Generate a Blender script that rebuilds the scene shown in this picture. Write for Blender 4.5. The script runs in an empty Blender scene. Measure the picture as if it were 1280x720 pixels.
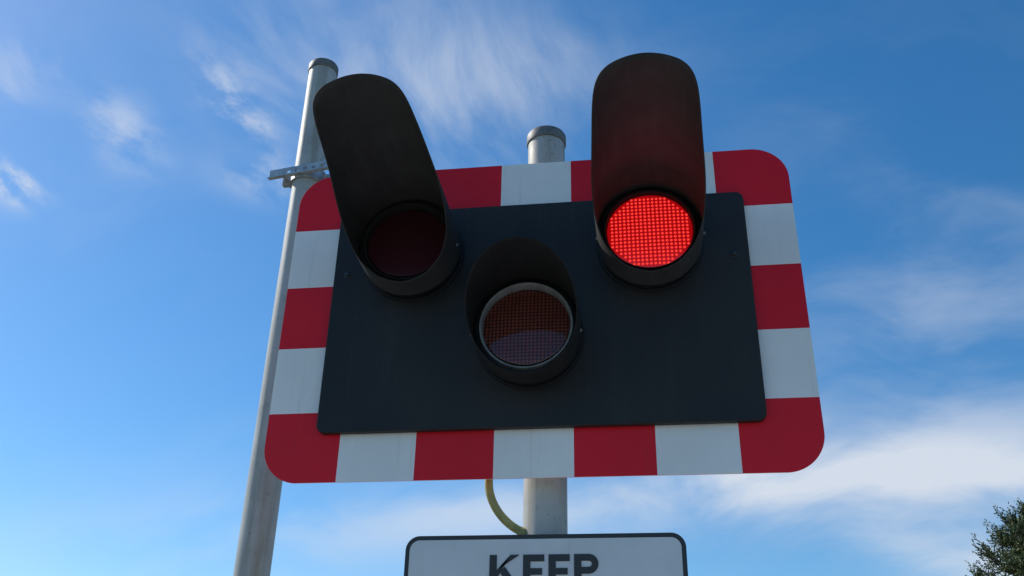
import bpy, bmesh, math, random
import numpy as np
from mathutils import Vector, Matrix
random.seed(7); rng=np.random.default_rng(7)
S=bpy.context.scene
S.view_settings.view_transform='Standard'; S.view_settings.look='None'; S.view_settings.exposure=0
ZC=2.70   # height of the backing board centre above ground

# ------------------------------------------------------------------ helpers
def link(o,parent=None):
    S.collection.objects.link(o)
    if parent: o.parent=parent
    return o
def empty(name):
    e=bpy.data.objects.new(name,None); e.empty_display_size=.2; return link(e)
def from_bm(name,bm,mats,parent=None,smooth=False):
    me=bpy.data.meshes.new(name); bm.normal_update(); bm.to_mesh(me); bm.free()
    for m in (mats if isinstance(mats,(list,tuple)) else [mats]): me.materials.append(m)
    if smooth:
        for p in me.polygons: p.use_smooth=True
    return link(bpy.data.objects.new(name,me),parent)
def from_py(name,v,f,mats,parent=None,smooth=False,mi=None):
    me=bpy.data.meshes.new(name); me.from_pydata([tuple(map(float,a)) for a in v],[],[tuple(map(int,a)) for a in f])
    for m in (mats if isinstance(mats,(list,tuple)) else [mats]): me.materials.append(m)
    if mi is not None: me.polygons.foreach_set('material_index',mi)
    if smooth: me.polygons.foreach_set('use_smooth',[True]*len(me.polygons))
    me.update(); return link(bpy.data.objects.new(name,me),parent)
def bevel(o,w,seg=2,ang=40):
    b=o.modifiers.new('b','BEVEL'); b.width=w; b.segments=seg; b.limit_method='ANGLE'; b.angle_limit=math.radians(ang); return o
def autosm(o,ang=35):
    for p in o.data.polygons: p.use_smooth=True
    m=o.modifiers.new('es','EDGE_SPLIT'); m.split_angle=math.radians(ang); return o
def cyl(name,p0,p1,r0,r1,mat,parent=None,n=48,bev=0):
    p0,p1=Vector(p0),Vector(p1); bm=bmesh.new()
    bmesh.ops.create_cone(bm,cap_ends=True,segments=n,radius1=r0,radius2=r1,depth=(p1-p0).length)
    q=(p1-p0).to_track_quat('Z','Y').to_matrix().to_4x4()
    bmesh.ops.transform(bm,matrix=Matrix.Translation((p0+p1)/2)@q,verts=bm.verts)
    o=from_bm(name,bm,mat,parent)
    if bev: bevel(o,bev)
    return autosm(o)
def box(name,c,d,mat,parent=None,rot=0,bev=0):
    bm=bmesh.new(); bmesh.ops.create_cube(bm,size=1)
    bmesh.ops.scale(bm,vec=d,verts=bm.verts)
    bmesh.ops.transform(bm,matrix=Matrix.Translation(c)@Matrix.Rotation(rot,4,'Z'),verts=bm.verts)
    o=from_bm(name,bm,mat,parent)
    if bev: bevel(o,bev)
    return o
def rrect(w,h,r,n=12):
    pts=[]
    for cx,cz,a0 in((w/2-r,h/2-r,0),(-w/2+r,h/2-r,90),(-w/2+r,-h/2+r,180),(w/2-r,-h/2+r,270)):
        for i in range(n+1):
            a=math.radians(a0+90*i/n); pts.append((cx+r*math.cos(a),cz+r*math.sin(a)))
    return pts
def plate(name,cx,cz,w,h,r,y0,y1,mat,parent=None,bev=0):
    """rounded plate, front face at y0, back at y1. object origin at its centre"""
    bm=bmesh.new(); pts=rrect(w,h,r)
    a=[bm.verts.new((x,y0,z)) for x,z in pts]; b=[bm.verts.new((x,y1,z)) for x,z in pts]
    bm.faces.new(a); bm.faces.new(b[::-1])
    n=len(a)
    for i in range(n): bm.faces.new((a[i],b[i],b[(i+1)%n],a[(i+1)%n]))
    bmesh.ops.recalc_face_normals(bm,faces=bm.faces)
    o=from_bm(name,bm,mat,parent); o.location=(cx,0,cz)
    if bev: bevel(o,bev)
    return o
def revolve(name,prof,c,mat,parent=None,n=96,axis='y'):
    """prof: list of (r, d) revolved about the -Y axis (or Z) through c"""
    v=[];f=[]
    for r,d in prof:
        for i in range(n):
            a=2*math.pi*i/n
            v.append((c[0]+r*math.sin(a),c[1]-d,c[2]+r*math.cos(a)) if axis=='y' else (c[0]+r*math.sin(a),c[1]+r*math.cos(a),c[2]+d))
    for k in range(len(prof)-1):
        for i in range(n):
            j=(i+1)%n; f.append((k*n+i,k*n+j,(k+1)*n+j,(k+1)*n+i))
    return autosm(from_py(name,v,f,mat,parent),32)

# ------------------------------------------------------------------ node helper
class NT:
    def __init__(s,nt): s.t=nt; s.n=nt.nodes; s.l=nt.links
    def node(s,typ,**k):
        nd=s.n.new(typ)
        for a,b in k.items(): setattr(nd,a,b)
        return nd
    def put(s,sock,v):
        if isinstance(v,bpy.types.NodeSocket): s.l.new(v,sock)
        else: sock.default_value=v
    def m(s,op,a,b=0.0,c=None,clamp=False):
        nd=s.node('ShaderNodeMath',operation=op,use_clamp=clamp); s.put(nd.inputs[0],a); s.put(nd.inputs[1],b)
        if c is not None: s.put(nd.inputs[2],c)
        return nd.outputs[0]
    def vm(s,op,a,b=(0,0,0)):
        nd=s.node('ShaderNodeVectorMath',operation=op); s.put(nd.inputs[0],a); s.put(nd.inputs[1],b)
        return nd.outputs['Value'] if op in('DOT_PRODUCT','LENGTH','DISTANCE') else nd.outputs[0]
    def noise(s,vec,scale,detail=4,rough=.55,dist=0,col=False):
        nd=s.node('ShaderNodeTexNoise'); s.put(nd.inputs['Vector'],vec)
        nd.inputs['Scale'].default_value=scale; nd.inputs['Detail'].default_value=detail
        nd.inputs['Roughness'].default_value=rough; nd.inputs['Distortion'].default_value=dist
        return nd.outputs['Color' if col else 'Fac']
    def ramp(s,v,a,b,lo=0.,hi=1.,smooth=True):
        nd=s.node('ShaderNodeMapRange',interpolation_type='SMOOTHSTEP' if smooth else 'LINEAR'); s.put(nd.inputs[0],v)
        for i,x in enumerate((a,b,lo,hi)): nd.inputs[i+1].default_value=x
        return nd.outputs[0]
    def mix(s,f,a,b,blend='MIX'):
        nd=s.node('ShaderNodeMix',data_type='RGBA',blend_type=blend); s.put(nd.inputs['Factor'],f)
        for k,x in((6,a),(7,b)):
            if isinstance(x,tuple) and len(x)==3: x=x+(1,)
            s.put(nd.inputs[k],x)
        return nd.outputs[2]
def mat(name):
    m=bpy.data.materials.new(name); m.use_nodes=True; t=NT(m.node_tree)
    return m,t,m.node_tree.nodes['Principled BSDF']
def bump(t,b,h,strength=.2,dist=.002):
    nd=t.node('ShaderNodeBump'); nd.inputs['Strength'].default_value=strength; nd.inputs['Distance'].default_value=dist
    t.l.new(h,nd.inputs['Height']); t.l.new(nd.outputs[0],b.inputs['Normal'])
def objco(t): return t.node('ShaderNodeTexCoord').outputs['Object']
def simple(name,col,rough=.5,metal=0,var=.25,scale=12,dirt=None,bumpd=0,spec=.5):
    m,t,b=mat(name); co=objco(t)
    n=t.noise(co,scale,4,.6); f=t.ramp(n,.3,.7)
    c=t.mix(f,tuple(x*(1-var) for x in col),tuple(min(1,x*(1+var)) for x in col))
    if dirt:
        n2=t.noise(co,scale*3.3,4,.65); c=t.mix(t.ramp(n2,.58,.75,0,.7),c,dirt)
    t.l.new(c,b.inputs['Base Color']); t.l.new(t.ramp(n,.2,.8,rough-.08,rough+.08),b.inputs['Roughness'])
    b.inputs['Metallic'].default_value=metal; b.inputs['Specular IOR Level'].default_value=spec
    if bumpd: bump(t,b,t.noise(co,scale*12,2,.6),.5,bumpd)
    return m

# materials -------------------------------------------------------------
M_house=simple('black_housing_plastic',(.012,.012,.013),.5,var=.15,scale=14,bumpd=.0003,spec=.2)
M_bezel=simple('grey_bezel_rubber',(.19,.195,.19),.5,var=.25,scale=30,dirt=(.29,.28,.26))
M_cap=simple('grey_plastic_cap',(.15,.15,.14),.55,var=.25,scale=30,dirt=(.24,.23,.20))
M_zinc=simple('zinc_bracket',(.42,.43,.43),.42,metal=.5,var=.2,scale=25,dirt=(.25,.23,.2))
M_screw=simple('steel_screw',(.16,.16,.16),.45,metal=.5,var=.2,scale=60)
M_cable=simple('olive_cable',(.34,.31,.11),.5,var=.2,scale=30)
M_alu=simple('aluminium_back',(.35,.35,.35),.45,metal=.6,var=.1,scale=6)
M_bolt=simple('black_bolt',(.03,.03,.032),.4,metal=.3,var=.2,scale=60)
M_letter=simple('black_lettering',(.026,.026,.028),.4,var=.08,scale=30)
# hoods: matt black paint, weathered
def hood_mat(name,a,b_,dust):
    m,t,b=mat(name); co=objco(t)
    n=t.noise(co,8,4,.6); nl=t.noise(t.vm('MULTIPLY',co,(40,5,40)),1,4,.6); n2=t.noise(co,140,2,.6)
    c=t.mix(t.ramp(n,.3,.7),a,b_); c=t.mix(t.ramp(nl,.50,.75,0,.22),c,dust); c=t.mix(t.ramp(n2,.64,.8,0,.35),c,dust)
    t.l.new(c,b.inputs['Base Color']); b.inputs['Roughness'].default_value=.7; b.inputs['Specular IOR Level'].default_value=.18; bump(t,b,n2,.4,.0004); return m
M_hood=hood_mat('black_hood_paint',(.036,.034,.0335),(.048,.045,.044),(.082,.078,.073))
M_hood2=hood_mat('darker_black_hood_paint',(.015,.0145,.0145),(.020,.0195,.0195),(.040,.038,.036))  # darker variant of the hood paint: amber hood, rim of the unlit lamp
# galvanised poles: spangle, vertical run stains, lichen speckle
m,t,b=mat('galvanised_steel'); co=objco(t)
n=t.noise(co,6,4,.6); ns=t.noise(t.vm('MULTIPLY',co,(26,26,1.3)),1,4,.6); nl=t.noise(co,70,3,.7)
c=t.mix(t.ramp(n,.3,.7),(.37,.37,.345),(.48,.48,.455)); c=t.mix(t.ramp(ns,.46,.70,0,.7),c,(.25,.24,.19)); c=t.mix(t.ramp(nl,.58,.74,0,.7),c,(.19,.185,.12))
t.l.new(c,b.inputs['Base Color']); b.inputs['Metallic'].default_value=.1; t.l.new(t.ramp(n,.2,.8,.48,.65),b.inputs['Roughness']); bump(t,b,nl,.4,.0008); M_pole=m

# panel: satin black powder coat with dust
m,t,b=mat('black_panel_paint'); co=objco(t)
n=t.noise(co,3,5,.6); n2=t.noise(co,60,3,.7); ns=t.noise(t.vm('MULTIPLY',co,(30,30,1.6)),1,4,.6)
c=t.mix(t.ramp(n,.35,.7),(.0195,.0195,.0192),(.028,.0275,.027)); c=t.mix(t.ramp(n2,.62,.8,0,.35),c,(.07,.068,.062)); c=t.mix(t.ramp(ns,.52,.75,0,.35),c,(.042,.041,.038))
t.l.new(c,b.inputs['Base Color']); t.l.new(t.ramp(n,.2,.8,.38,.58),b.inputs['Roughness']); b.inputs['Specular IOR Level'].default_value=.26; bump(t,b,n2,.25,.0004); M_panel=m

# retroreflective red/white chequer sheeting, 7 x 5 squares
BW,BH=1.40,.9316
m,t,b=mat('red_white_chequer'); co=objco(t)
sp=t.node('ShaderNodeSeparateXYZ'); t.l.new(co,sp.inputs[0])
ix=t.m('FLOOR',t.m('DIVIDE',t.m('ADD',sp.outputs[0],BW/2),BW/7)); iz=t.m('FLOOR',t.m('DIVIDE',t.m('ADD',sp.outputs[2],BH/2),BH/5))
par=t.m('FLOORED_MODULO',t.m('ADD',ix,iz),2.0)
n=t.noise(co,2.2,5,.6); n2=t.noise(co,90,3,.6)
ns=t.noise(t.vm('MULTIPLY',co,(60,60,2.2)),1,4,.6)
white=t.mix(t.ramp(n,.35,.7),(.87,.85,.815),(.78,.76,.73)); white=t.mix(t.ramp(ns,.54,.78,0,.35),white,(.50,.48,.42)); white=t.mix(t.ramp(n2,.64,.8,0,.4),white,(.45,.43,.38))
red=t.mix(t.ramp(n,.35,.7),(.76,.010,.024),(.67,.008,.020)); red=t.mix(t.ramp(ns,.54,.78,0,.25),red,(.38,.02,.025))
c=t.mix(par,red,white); t.l.new(c,b.inputs['Base Color']); b.inputs['Roughness'].default_value=.38; b.inputs['Specular IOR Level'].default_value=.25
bump(t,b,n2,.08,.0003); M_check=m

# white sign sheeting
m,t,b=mat('white_sign_sheeting'); co=objco(t)
ns=t.noise(t.vm('MULTIPLY',co,(50,50,2)),1,4,.6)
c=t.mix(t.ramp(t.noise(co,5,4,.6),.3,.7),(.68,.68,.68),(.61,.61,.61)); c=t.mix(t.ramp(ns,.55,.8,0,.35),c,(.42,.42,.38))
t.l.new(c,b.inputs['Base Color']); b.inputs['Roughness'].default_value=.4; M_sign=m

# unlit lenses : gridded lens under a clear glossy cover
def lens_mat(name,c1,c2,coat=1.0,crough=.06,bs=.8):
    m,t,b=mat(name); co=objco(t)
    sp=t.node('ShaderNodeSeparateXYZ'); t.l.new(co,sp.inputs[0])
    k=2*math.pi/.0096
    g=t.m('MULTIPLY',t.m('ABSOLUTE',t.m('SINE',t.m('MULTIPLY',sp.outputs[0],k/2))),t.m('ABSOLUTE',t.m('SINE',t.m('MULTIPLY',sp.outputs[2],k/2))))
    c=t.mix(t.ramp(g,.1,.7),c1,c2); c=t.mix(t.ramp(t.noise(co,25,3,.6),.4,.75,0,.35),c,c1)
    t.l.new(c,b.inputs['Base Color']); b.inputs['Roughness'].default_value=.35; b.inputs['Specular IOR Level'].default_value=.15
    b.inputs['Coat Weight'].default_value=coat; b.inputs['Coat Roughness'].default_value=crough; b.inputs['Coat IOR'].default_value=1.5
    bump(t,b,g,bs,.002); return m
M_amber=lens_mat('amber_lens',(.030,.009,.007),(.22,.045,.024),1.0,.04)
M_redoff=lens_mat('red_lens_unlit',(.042,.010,.014),(.050,.010,.015),.0,.3,.05)
def emis(name,col,st):
    m,t,b=mat(name); b.inputs['Base Color'].default_value=(col[0]*.6,col[1]*.5,col[2]*.5,1); b.inputs['Roughness'].default_value=.3
    b.inputs['Emission Color'].default_value=col+(1,); b.inputs['Emission Strength'].default_value=st; return m
M_led=emis('red_led_dot',(1,.046,.034),1.08); M_led.cycles.emission_sampling='NONE'
M_ledb=emis('red_led_backing',(.55,.002,.006),.55)

# ------------------------------------------------------------------ signal
sig=empty('level_crossing_signal')
plate('chequered_board',0,ZC,BW,BH,.098,0,.004,M_check,sig,bev=.0008)
px0,px1,pz0,pz1=-.5605,.569,-.3414,.3146
plate('black_panel',(px0+px1)/2,ZC+(pz0+pz1)/2,px1-px0,pz1-pz0,.022,-.020,-.0003,M_panel,sig,bev=.002)
PX,PY,PR=.0187,.10,.0553
for z in(-.27,.27):
    box('back_rail',(0,.0195,ZC+z),(1.2,.030,.045),M_alu,sig,bev=.002)
    revolve('pole_clamp',[(PR+.0005,-.02),(PR+.006,-.02),(PR+.006,.02),(PR+.0005,.02)],(PX,PY,ZC+z),M_zinc,sig,axis='z')
    box('clamp_lug',(PX-.075,PY,ZC+z),(.045,.02,.038),M_zinc,sig,bev=.001); box('clamp_lug',(PX+.075,PY,ZC+z),(.045,.02,.038),M_zinc,sig,bev=.001)
def pole(x,y,r,top,parent):
    cyl('pole_tube',(x,y,-.3),(x,y,top-.02),r,r,M_pole,parent,64)
    revolve('pole_cap',[(r-.004,-.034),(r+.0035,-.034),(r+.0045,-.03),(r+.0045,-.006),(r+.001,.001),(r*.6,.006),(0.0005,.008)],(x,y,top),M_cap,parent,axis='z')
    revolve('pole_base_flange',[(r+.001,.16),(r+.012,.15),(r+.014,.02),(r+.09,.018),(r+.09,-.02)],(x,y,.012),M_pole,parent,axis='z')
pole(PX,PY,PR,ZC+.632,sig)
LY=-.10
def hood(name,cx,cz,R,tab,parent,s0=-.045,mt=M_hood):
    th=np.linspace(-180,180,145); xs=[a for a,_ in tab]; ys=[b_ for _,b_ in tab]
    L=np.interp(np.abs(th),xs,ys); k=np.array([1,3,5,3,1.])/13
    Lp=np.concatenate([L[-5:-1],L,L[1:5]]); L=np.convolve(Lp,k,'same')[4:-4]; L[-1]=L[0]
    m=28; v=[];f=[]; n=len(th)-1
    for j in range(m):
        tt=j/(m-1)
        for i in range(n):
            s=s0+(L[i]-s0)*tt; a=math.radians(th[i])
            v.append((R*math.sin(a),-s,R*math.cos(a)))
    for j in range(m-1):
        for i in range(n):
            k2=(i+1)%n; f.append((j*n+i,j*n+k2,(j+1)*n+k2,(j+1)*n+i))
    o=from_py(name,v,f,mt,parent,True); o.location=(cx,LY,cz)
    sm=o.modifiers.new('s','SOLIDIFY'); sm.thickness=.0028; sm.offset=0
    return o
LONG=[(0,.528),(36,.526),(46,.519),(53,.502),(58,.475),(62,.43),(66,.365),(72,.30),(80,.24),(92,.175),(105,.115),(125,.07),(150,.042),(180,.03)]
SHORT=[(0,.215),(30,.203),(55,.172),(80,.127),(100,.085),(125,.05),(150,.03),(180,.022)]
def disc(r,dome,c,name,mt,parent):
    prof=[(max(.0004,r*math.sin(a)),dome*math.cos(a)) for a in np.linspace(0,math.pi/2,16)]
    o=revolve(name,prof,(0,0,0),mt,parent); o.location=c
    for md in list(o.modifiers): o.modifiers.remove(md)
    return o
for cx,cz,kind in((.312,.1575,'lit'),(-.009,-.103,'amber'),(-.335,.163,'off')):
    z=ZC+cz; e=sig
    revolve('lamp_flange',[(.05,.0),(.140,.0),(.141,.003),(.139,.007),(.134,.008)],(cx,-.0203,z),M_house,e)
    revolve('lamp_housing',[(.133,.007),(.1325,.05),(.1335,.064),(.1335,.072),(.1125,.073),(.1125,.03),(.0005,.03)],(cx,-.0203,z),M_house,e)
    revolve('lamp_bezel',[(.133,-.006),(.133,.001),(.128,.004),(.1215,.004),(.1215,-.004)],(cx,LY,z),M_hood2 if kind=='off' else M_house,e)
    revolve('lens_seal',[(.1212,-.004),(.1212,.006),(.1185,.012),(.1145,.011),(.1110,.002),(.1105,-.020)],(cx,LY,z),M_bezel if kind=='amber' else (M_hood2 if kind=='off' else M_house),e)
    R=.1365
    hood('lamp_hood',cx,z,R,SHORT if kind=='amber' else LONG,e,mt=M_hood2 if kind=='amber' else M_hood)
    for s in(-1,1):
        cyl('hood_screw',(cx+s*(R-.001),LY-.006,z-.02),(cx+s*(R+.005),LY-.006,z-.02),.0050,.0042,M_screw,e,16,.0006)
    if kind=='lit':
        disc(.1105,.004,(cx,LY+.002,z),'led_lens',M_ledb,e)
        v=[];f=[];sp_=.0108;N=11
        for i in range(-N,N+1):
            for j in range(-N,N+1):
                x,zz=i*sp_,j*sp_
                if x*x+zz*zz>.1065**2: continue
                y0=LY+.002-.004*math.sqrt(max(0,1-(x*x+zz*zz)/.1115**2))
                b0=len(v); r=.0036
                for q in range(10): a=2*math.pi*q/10; v.append((cx+x+r*math.cos(a),y0+.0004,z+zz+r*math.sin(a)))
                for q in range(10): a=2*math.pi*q/10; v.append((cx+x+r*.7*math.cos(a),y0-.0016,z+zz+r*.7*math.sin(a)))
                v.append((cx+x,y0-.0024,z+zz))
                for q in range(10):
                    p=(q+1)%10; f.append((b0+q,b0+p,b0+10+p,b0+10+q)); f.append((b0+10+q,b0+10+p,b0+20))
        from_py('led_dots',v,f,M_led,e,True)
        # the lamp's own forward beam
        bl=bpy.data.lights.new('lamp_beam','SPOT'); bl.energy=.8; bl.color=(1,.03,.10); bl.spot_size=math.radians(112); bl.spot_blend=1; bl.shadow_soft_size=0.0
        bo=link(bpy.data.objects.new('lamp_beam',bl),e); bo.location=(cx,LY-.012,z-.02); bo.rotation_euler=Vector((0,-1,.12)).to_track_quat('-Z','Y').to_euler()
    else:
        o=disc(.1100,.004,(cx,LY+.001,z),'lamp_lens',M_amber if kind=='amber' else M_redoff,e)
        o.rotation_euler=(math.radians(-5.5),0,0)
    if kind!='amber': cyl('lamp_back_box',(cx,.0045,z),(cx,.03,z),.12,.11,M_house,e,48,.003)
for x,zz in((.530,.121),(-.521,.118)):
    cyl('panel_bolt',(x,-.0195,ZC+zz),(x,-.027,ZC+zz),.0085,.0075,M_bolt,sig,6,.0008)
    cyl('panel_washer',(x,-.0195,ZC+zz),(x,-.0215,ZC+zz),.012,.012,M_bolt,sig,24,.0004)
# cable
cu=bpy.data.curves.new('cable','CURVE'); cu.dimensions='3D'; cu.bevel_depth=.0105; cu.bevel_resolution=6; cu.resolution_u=24
spn=cu.splines.new('BEZIER'); pts=[((-.119,.055,-.30),(0,0,-.06)),((-.119,.055,-.458),(0,0,-.06)),((-.020,.075,-.583),(.050,.004,-.010))]
spn.bezier_points.add(len(pts)-1)
for bp,(p,h) in zip(spn.bezier_points,pts):
    p=Vector(p)+Vector((0,0,ZC)); bp.co=p; bp.handle_left=p-Vector(h); bp.handle_right=p+Vector(h)
cu.materials.append(M_cable); link(bpy.data.objects.new('power_cable',cu),sig)
cyl('cable_gland',(-.046,.075,ZC-.578),(-.026,.075,ZC-.582),.014,.014,M_cable,sig,6,.001)

# ------------------------------------------------------------------ lower sign
sg=empty('keep_crossing_clear_sign')
SX,SZT,SW,SH=.0235,ZC-.600,.668,.50; scz=SZT-SH/2
plate('sign_border',SX,scz,SW,SH,.034,.012,.016,M_letter,sg,bev=.0006)
plate('sign_face',SX,scz,SW-.022,SH-.022,.024,.0105,.0122,M_sign,sg)
for z in(.14,-.14): box('sign_rail',(SX,.027,scz+z),(.5,.022,.04),M_alu,sg,bev=.002)
def poly(bm,pts,y=.0085,yb=.0106):
    a=[bm.verts.new((x,y,z)) for x,z in pts]; b_=[bm.verts.new((x,yb,z)) for x,z in pts]
    bm.faces.new(a); n=len(a)
    for i in range(n): bm.faces.new((a[i],b_[i],b_[(i+1)%n],a[(i+1)%n]))
def letters_keep():
    bm=bmesh.new(); h=.078; s=.0172; zt=SZT-.048; z0=zt-h
    def K(x):
        poly(bm,[(x,z0),(x+s,z0),(x+s,zt),(x,zt)])
        poly(bm,[(x+s,z0+h*.28),(x+s+.033,zt),(x+s+.054,zt),(x+s,z0+h*.54)],.0084)
        poly(bm,[(x+s+.007,z0+h*.50),(x+s+.020,z0+h*.64),(x+s+.056,z0),(x+s+.034,z0)],.0083)
    def E(x,w=.050):
        k=s*.92; g=s*.44
        poly(bm,[(x,z0),(x+w,z0),(x+w,z0+k),(x+s,z0+k),(x+s,z0+h/2-g),(x+w*.9,z0+h/2-g),(x+w*.9,z0+h/2+g),(x+s,z0+h/2+g),(x+s,zt-k),(x+w,zt-k),(x+w,zt),(x,zt)])
    def Pl(x):
        w=.057; r=.0225; k=s*.9
        cx=x+w-r; cz=zt-r
        arc=[(cx+r*math.sin(a),cz-r*math.cos(a)) for a in np.linspace(0,math.pi,14)]
        ri=r-k; inn=[(cx+ri*math.sin(a),cz-ri*math.cos(a)) for a in np.linspace(0,math.pi,14)]
        poly(bm,[(x,z0),(x+s,z0),(x+s,zt),(x,zt)],.0084)
        for i in range(13): poly(bm,[arc[i],arc[i+1],inn[i+1],inn[i]])
        poly(bm,[(x+s,zt),(x+s,zt-k),(cx,zt-k),(cx,zt)][::-1]); poly(bm,[(x+s,zt-2*r+k),(x+s,zt-2*r),(cx,zt-2*r),(cx,zt-2*r+k)])
    X=SX-.127
    K(X); E(X+.080); E(X+.140); Pl(X+.200)
    bmesh.ops.recalc_face_normals(bm,faces=bm.faces)
    return bm
from_bm('lettering_keep',letters_keep(),M_letter,sg)
for txt,z in(('CROSSING',-.135),('CLEAR',-.265)):
    tc=bpy.data.curves.new('lettering','FONT'); tc.body=txt; tc.size=.105; tc.offset=.0022; tc.extrude=.0008; tc.align_x='CENTER'; tc.space_character=1.12
    tc.materials.append(M_letter); o=link(bpy.data.objects.new('lettering_'+txt.lower(),tc),sg); o.location=(SX,.0096,SZT+z-.085); o.rotation_euler=(math.pi/2,0,0)
for z in(.14,-.14):
    revolve('sign_clamp',[(PR+.0005,-.018),(PR+.006,-.018),(PR+.006,.018),(PR+.0005,.018)],(PX,PY,scz+z),M_zinc,sg,axis='z')

# ------------------------------------------------------------------ left mast with strap
ms=empty('steel_mast')
MX,MY=-.93,.5745; pole(MX,MY,PR-.001,ZC+1.408,ms)
zc=ZC+.872; ang=math.atan2(-.176,1)
def strap():
    bm=bmesh.new(); x0,x1=-.125,.50
    holes=[-.045+.034*i for i in range(8)]
    hh,hw=.0065,.0075; H=.019
    def quad(xa,xb,za,zb,y0=0,y1=.004):
        g=bmesh.ops.create_cube(bm,size=1)['verts']
        bmesh.ops.scale(bm,vec=(xb-xa,y1-y0,zb-za),verts=g); bmesh.ops.translate(bm,vec=((xa+xb)/2,(y0+y1)/2,(za+zb)/2),verts=g)
    quad(x0,x1,hh,H); quad(x0,x1,-H,-hh)
    xs=[x0]+sum([[h-hw,h+hw] for h in holes],[])+[x1]
    for i in range(0,len(xs),2): quad(xs[i],xs[i+1],-hh,hh,.0001,.0039)
    quad(x0,x1,-H-.003,-H,-.012,.004)
    return bm
st=from_bm('perforated_strap',strap(),M_zinc,ms); st.location=(MX-.012,MY-PR-.006,zc); st.rotation_euler=(0,0,ang)
revolve('mast_clamp',[(PR+.0005,-.02),(PR+.007,-.02),(PR+.007,.02),(PR+.0005,.02)],(MX,MY,zc-.012),M_zinc,ms,axis='z')
box('clamp_lug',(MX-.072,MY-.005,zc-.014),(.04,.02,.036),M_zinc,ms,bev=.001); box('clamp_lug',(MX+.072,MY-.005,zc-.014),(.04,.02,.036),M_zinc,ms,bev=.001)
for s in(-1,1): cyl('clamp_bolt',(MX+s*.076,MY-.045,zc-.012),(MX+s*.076,MY+.03,zc-.012),.006,.006,M_zinc,ms,12)

# ------------------------------------------------------------------ ground
m,t,b=mat('grass'); co=objco(t)
c=t.mix(t.ramp(t.noise(co,1.3,4,.6),.35,.65),(.05,.09,.025),(.10,.12,.045)); c=t.mix(t.ramp(t.noise(co,40,3,.7),.5,.7),c,(.12,.11,.06))
t.l.new(c,b.inputs['Base Color']); b.inputs['Roughness'].default_value=.9; bump(t,b,t.noise(co,50,3,.7),1,.03); M_grass=m
m,t,b=mat('asphalt'); co=objco(t)
c=t.mix(t.ramp(t.noise(co,120,2,.7),.4,.65),(.045,.045,.046),(.075,.074,.072)); c=t.mix(t.ramp(t.noise(co,.8,4,.6),.45,.7,0,.5),c,(.035,.035,.036))
t.l.new(c,b.inputs['Base Color']); b.inputs['Roughness'].default_value=.85; M_asph=m
m,t,b=mat('concrete_paving'); co=objco(t)
br=t.node('ShaderNodeTexBrick'); t.l.new(co,br.inputs['Vector']); br.offset=.5
br.inputs['Color1'].default_value=(.40,.39,.36,1); br.inputs['Color2'].default_value=(.46,.44,.41,1); br.inputs['Mortar'].default_value=(.14,.13,.12,1)
br.inputs['Scale'].default_value=1; br.inputs['Brick Width'].default_value=.6; br.inputs['Row Height'].default_value=.45; br.inputs['Mortar Size'].default_value=.006
c=t.mix(t.ramp(t.noise(co,3,4,.65),.4,.7,0,.4),br.outputs[0],(.28,.27,.25)); t.l.new(c,b.inputs['Base Color']); b.inputs['Roughness'].default_value=.85; M_pave=m
M_kerb=simple('kerb_concrete',(.36,.35,.33),.8,var=.15,scale=5); M_line=simple('road_paint',(.75,.75,.72),.6,var=.1,scale=9,dirt=(.3,.3,.28))
def sheet(name,x0,x1,y0,y1,z,mt,yc=0):
    return from_py(name,[(x0,y0,z),(x1,y0,z),(x1,y1,z),(x0,y1,z)],[(0,1,2,3)],mt)
sheet('ground',-900,900,-900,900,0,M_grass)
box('pavement',(.3,-27.5,.055),(4.4,61,.11),M_pave)
# the road runs up to the crossing on the viewer's right and ends in a T with a cross lane before the tree
rd=empty('road'); o=sheet('road_surface',2.65,9.0,-58,3.0,.004,M_asph); o.parent=rd
o=sheet('cross_lane',-60,60,3.0,7.2,.004,M_asph); o.parent=rd
box('kerb',(2.575,-27.5,.06),(.15,61,.13),M_kerb,rd,bev=.01)
for i in range(-9,1):
    o=sheet('centre_line',5.75,5.87,i*6-1,i*6+1,.008,M_line); o.parent=rd

# ------------------------------------------------------------------ conifer
m,t,b=mat('conifer_foliage'); gi=t.node('ShaderNodeNewGeometry'); co=objco(t)
c=t.mix(gi.outputs['Random Per Island'],(.05,.085,.03),(.22,.24,.085)); c=t.mix(t.ramp(t.noise(co,3.0,2,.6),.42,.62,0,.65),c,(.045,.07,.035))
t.l.new(c,b.inputs['Base Color']); b.inputs['Roughness'].default_value=.6; b.inputs['Specular IOR Level'].default_value=.3
M_leaf=m
M_bark=simple('bark',(.11,.08,.055),.9,var=.3,scale=12,bumpd=.004)
tree=empty('conifer_tree'); TX,TY,TH=4.58,9.0,4.49
V=[];F=[]
def tube(p0,p1,r0,r1,n=5):
    p0=np.array(p0,float);p1=np.array(p1,float);d=p1-p0;L=np.linalg.norm(d)
    if L<1e-6:return
    d/=L;a=np.cross(d,[.3,.9,.1]);a/=np.linalg.norm(a);b2=np.cross(d,a);b0=len(V)
    for p,r in((p0,r0),(p1,r1)):
        for i in range(n):
            q=2*math.pi*i/n;V.append(p+r*(a*math.cos(q)+b2*math.sin(q)))
    for i in range(n):
        j=(i+1)%n;F.append((b0+i,b0+j,b0+n+j,b0+n+i))
SP=[]
def spray(p,d,L):
    d=d/np.linalg.norm(d); SP.append((*p,*d,L)); tube(p,p+d*L*.9,.004,.0015,3)
tube((TX,TY,-.1),(TX,TY,TH*.55),.13,.07,14);tube((TX,TY,TH*.55),(TX+.03,TY,TH-.12),.07,.008,10)
nl=180
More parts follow.
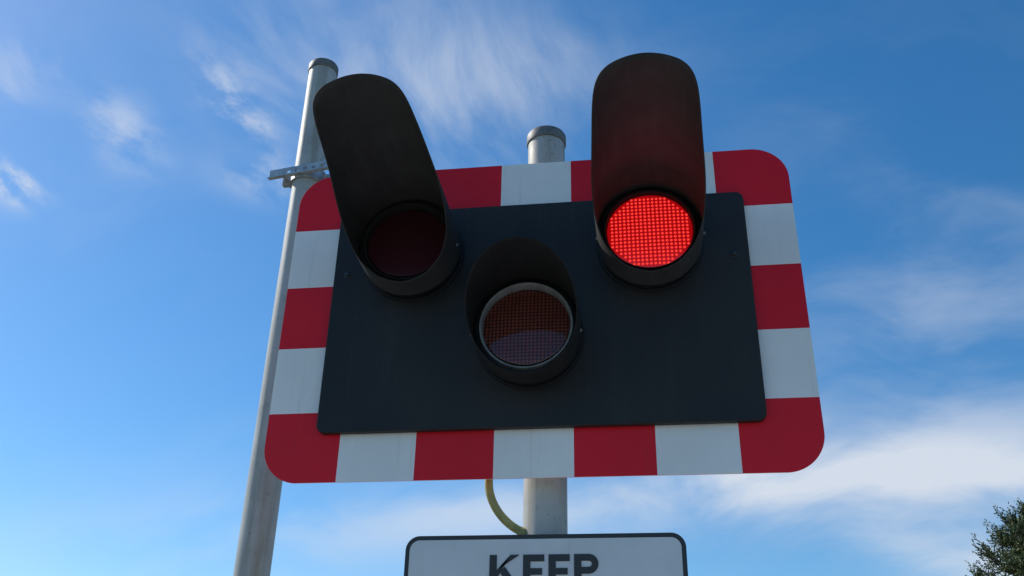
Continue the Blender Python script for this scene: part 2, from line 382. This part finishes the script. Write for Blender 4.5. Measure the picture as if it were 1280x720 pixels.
for i in range(nl):
    u=(i+.5)/nl; z=.35+(TH-.5)*u; az=i*2.39996+rng.normal()*.2
    Rm=1.5*min(1,((1-u)*1.9)**.62)*rng.uniform(.72,1.12)+.08
    p=np.array([TX,TY,z]);h=np.array([math.cos(az),math.sin(az),0]);rise=.15+.35*u
    segs=5;prev=p
    for k in range(segs):
        w=(k+1)/segs;nx=p+h*Rm*w+np.array([0,0,Rm*rise*w*w*.8+.04*rng.normal()])
        tube(prev,nx,.022*(1-w*.85)+.002,.02*(1-w*.9)+.002)
        if w>.3 or u>.6:
            for q in range(12 if u>.55 else 4):
                bp_=prev+(nx-prev)*rng.random()
                dd=h*rng.uniform(.2,1)+rng.normal(size=3)*.55+np.array([0,0,rng.uniform(.35,1.2)])
                spray(bp_,dd,rng.uniform(.09,.24))
        prev=nx
    spray(prev,h*.6+np.array([0,0,1.]),rng.uniform(.15,.3))
for q in range(30):
    spray(np.array([TX+rng.normal()*.06,TY+rng.normal()*.06,TH-.35+.3*q/30]),np.array([rng.normal()*.5,rng.normal()*.5,1.]),rng.uniform(.12,.22))
SP=np.array(SP); NN=16; P_=np.repeat(SP[:,:3],NN,0);D_=np.repeat(SP[:,3:6],NN,0);L_=np.repeat(SP[:,6],NN)
U_=(np.tile(np.arange(NN),len(SP))+rng.random(len(L_)))/NN
Q=P_+D_*(L_*U_)[:,None]; O=rng.normal(size=Q.shape); O-=D_*(O*D_).sum(1)[:,None]; O/=np.linalg.norm(O,axis=1)[:,None]
ND=D_*.8+O*.75; ND/=np.linalg.norm(ND,axis=1)[:,None]; NS=np.cross(ND,rng.normal(size=Q.shape)); NS/=np.linalg.norm(NS,axis=1)[:,None]
LL=(.055*(1.05-.5*U_)*rng.uniform(.7,1.3,len(U_)))[:,None]; WW=.0075
quads=np.stack([Q-NS*WW*.5,Q+ND*LL*.5-NS*WW,Q+ND*LL,Q+ND*LL*.5+NS*WW],1).reshape(-1,3)
nb=len(V);allv=np.vstack([np.array(V),quads]); fq=(nb+np.arange(len(quads))).reshape(-1,4)
me=bpy.data.meshes.new('trunk_and_foliage'); me.from_pydata(allv.tolist(),[],[tuple(a) for a in F]+fq.tolist())
me.materials.append(M_bark);me.materials.append(M_leaf); me.polygons.foreach_set('material_index',[0]*len(F)+[1]*len(fq)); me.update()
link(bpy.data.objects.new('trunk_and_foliage',me),tree)

# ------------------------------------------------------------------ sun + sky
EL=math.radians(42); AZ=math.radians(-72)   # azimuth from +Y towards +X
sd=Vector((math.sin(AZ)*math.cos(EL),math.cos(AZ)*math.cos(EL),math.sin(EL)))
sl=bpy.data.lights.new('sun','SUN'); sl.energy=4.0; sl.angle=math.radians(.5); sl.color=(1,.95,.88)
so=link(bpy.data.objects.new('sun',sl)); so.rotation_euler=(-sd).to_track_quat('-Z','Y').to_euler()
w=bpy.data.worlds.new('World'); S.world=w; w.use_nodes=True; t=NT(w.node_tree); t.n.clear()
out=t.node('ShaderNodeOutputWorld'); bg=t.node('ShaderNodeBackground'); t.l.new(bg.outputs[0],out.inputs[0])
sky=t.node('ShaderNodeTexSky'); sky.sky_type='NISHITA'; sky.sun_disc=False; sky.sun_elevation=EL; sky.sun_rotation=AZ
sky.air_density=1.0; sky.dust_density=.4; sky.ozone_density=3.0; sky.altitude=50
hs=t.node('ShaderNodeHueSaturation'); hs.inputs['Saturation'].default_value=1.32; hs.inputs['Hue'].default_value=.497; t.l.new(sky.outputs[0],hs.inputs['Color'])
d=t.node('ShaderNodeTexCoord').outputs['Generated']
E=Vector((.989,.149,0));U=Vector((.069,-.46,.885));Fv=Vector((-.132,.875,.4655))
def lerpdir(a,b): return (Fv+E*a+U*b).normalized()
def blob(a,b,l1,l2,rotdeg):
    """soft elliptical patch of sky around a fixed world direction"""
    c=lerpdir(a,b); r=math.radians(rotdeg); t1=E*math.cos(r)+U*math.sin(r); t2=-E*math.sin(r)+U*math.cos(r)
    p=t.m('SUBTRACT',t.vm('DOT_PRODUCT',d,tuple(t1/l1)),c.dot(t1)/l1); q=t.m('SUBTRACT',t.vm('DOT_PRODUCT',d,tuple(t2/l2)),c.dot(t2)/l2)
    return t.m('EXPONENT',t.m('MULTIPLY',t.m('ADD',t.m('MULTIPLY',p,p),t.m('MULTIPLY',q,q)),-1.0))
wn0=t.vm('SUBTRACT',t.noise(d,3.0,2,.5,0,True),(.5,.5,.5))
def streak(rotdeg,s1,s2,scale,detail,rough,warp,off=0):
    r=math.radians(rotdeg); t1=E*math.cos(r)+U*math.sin(r); t2=-E*math.sin(r)+U*math.cos(r)
    wn=t.vm('SCALE',wn0); wn.node.inputs['Scale'].default_value=warp
    dd=t.vm('ADD',d,wn)
    cb=t.node('ShaderNodeCombineXYZ'); t.l.new(t.vm('DOT_PRODUCT',dd,tuple(t1*s1)),cb.inputs[0]); t.l.new(t.vm('DOT_PRODUCT',dd,tuple(t2*s2)),cb.inputs[1])
    t.l.new(t.m('ADD',t.vm('DOT_PRODUCT',dd,tuple(Fv)),off),cb.inputs[2])
    return t.noise(cb.outputs[0],scale,detail,rough)
def add(*a):
    r=a[0]
    for x in a[1:]: r=t.m('ADD',r,x)
    return r
def mul(a,b): return t.m('MULTIPLY',a,b)
n1=streak(-42,1.0,2.4,4.2,6,.58,.22,1.5)
n2=streak(10,.8,2.2,4.2,5,.58,.2,3.0)
n3=streak(-40,1.2,2.0,9,5,.58,.15,7)
up=add(blob(-.13,.21,.15,.10,-20),mul(blob(.0,.22,.12,.06,5),.7),mul(blob(-.27,.23,.09,.045,-50),.6))
c1=mul(up,t.ramp(n1,.30,.72))
low=add(blob(.46,-.170,.26,.044,7),mul(blob(.15,-.215,.30,.034,6),.8),mul(blob(.49,-.275,.10,.024,-4),.9),mul(blob(-.20,-.25,.22,.045,0),.4))
c2=mul(low,t.ramp(n2,.22,.60))
mid=mul(blob(.46,.0,.13,.13,30),t.ramp(n2,.42,.75,0,.26))
sm_=add(mul(blob(-.53,.10,.024,.016,-25),2.2),mul(blob(-.53,.21,.025,.045,-60),.4),mul(blob(-.41,.155,.035,.026,-50),.7),mul(blob(-.29,.18,.05,.020,-55),1.1),mul(blob(-.265,.105,.04,.018,-10),.5))
c3=mul(sm_,t.ramp(n3,.38,.62))
hz=t.m('MULTIPLY',t.ramp(n2,.40,.8),.06)
cl=t.m('MINIMUM',add(mul(c1,.50),mul(c2,.78),mid,mul(c3,.82),hz),.90)
col=t.mix(cl,hs.outputs[0],(4.9,5.25,5.8))
t.l.new(col,bg.inputs['Color']); bg.inputs['Strength'].default_value=.145
w.cycles.sampling_method='MANUAL'; w.cycles.sample_map_resolution=512

# ------------------------------------------------------------------ camera
cam=bpy.data.cameras.new('camera'); co_=link(bpy.data.objects.new('camera',cam)); S.camera=co_
R=Matrix.Rotation(.15,4,'Z')@Matrix.Rotation(math.pi/2+.48426,4,'X')@Matrix.Rotation(.02172,4,'Z')
co_.matrix_world=Matrix.Translation((.28021,-2.2689,ZC-1.1457))@R
cam.sensor_width=36; cam.lens=1198.57/1280*36; cam.clip_start=.05; cam.clip_end=3000
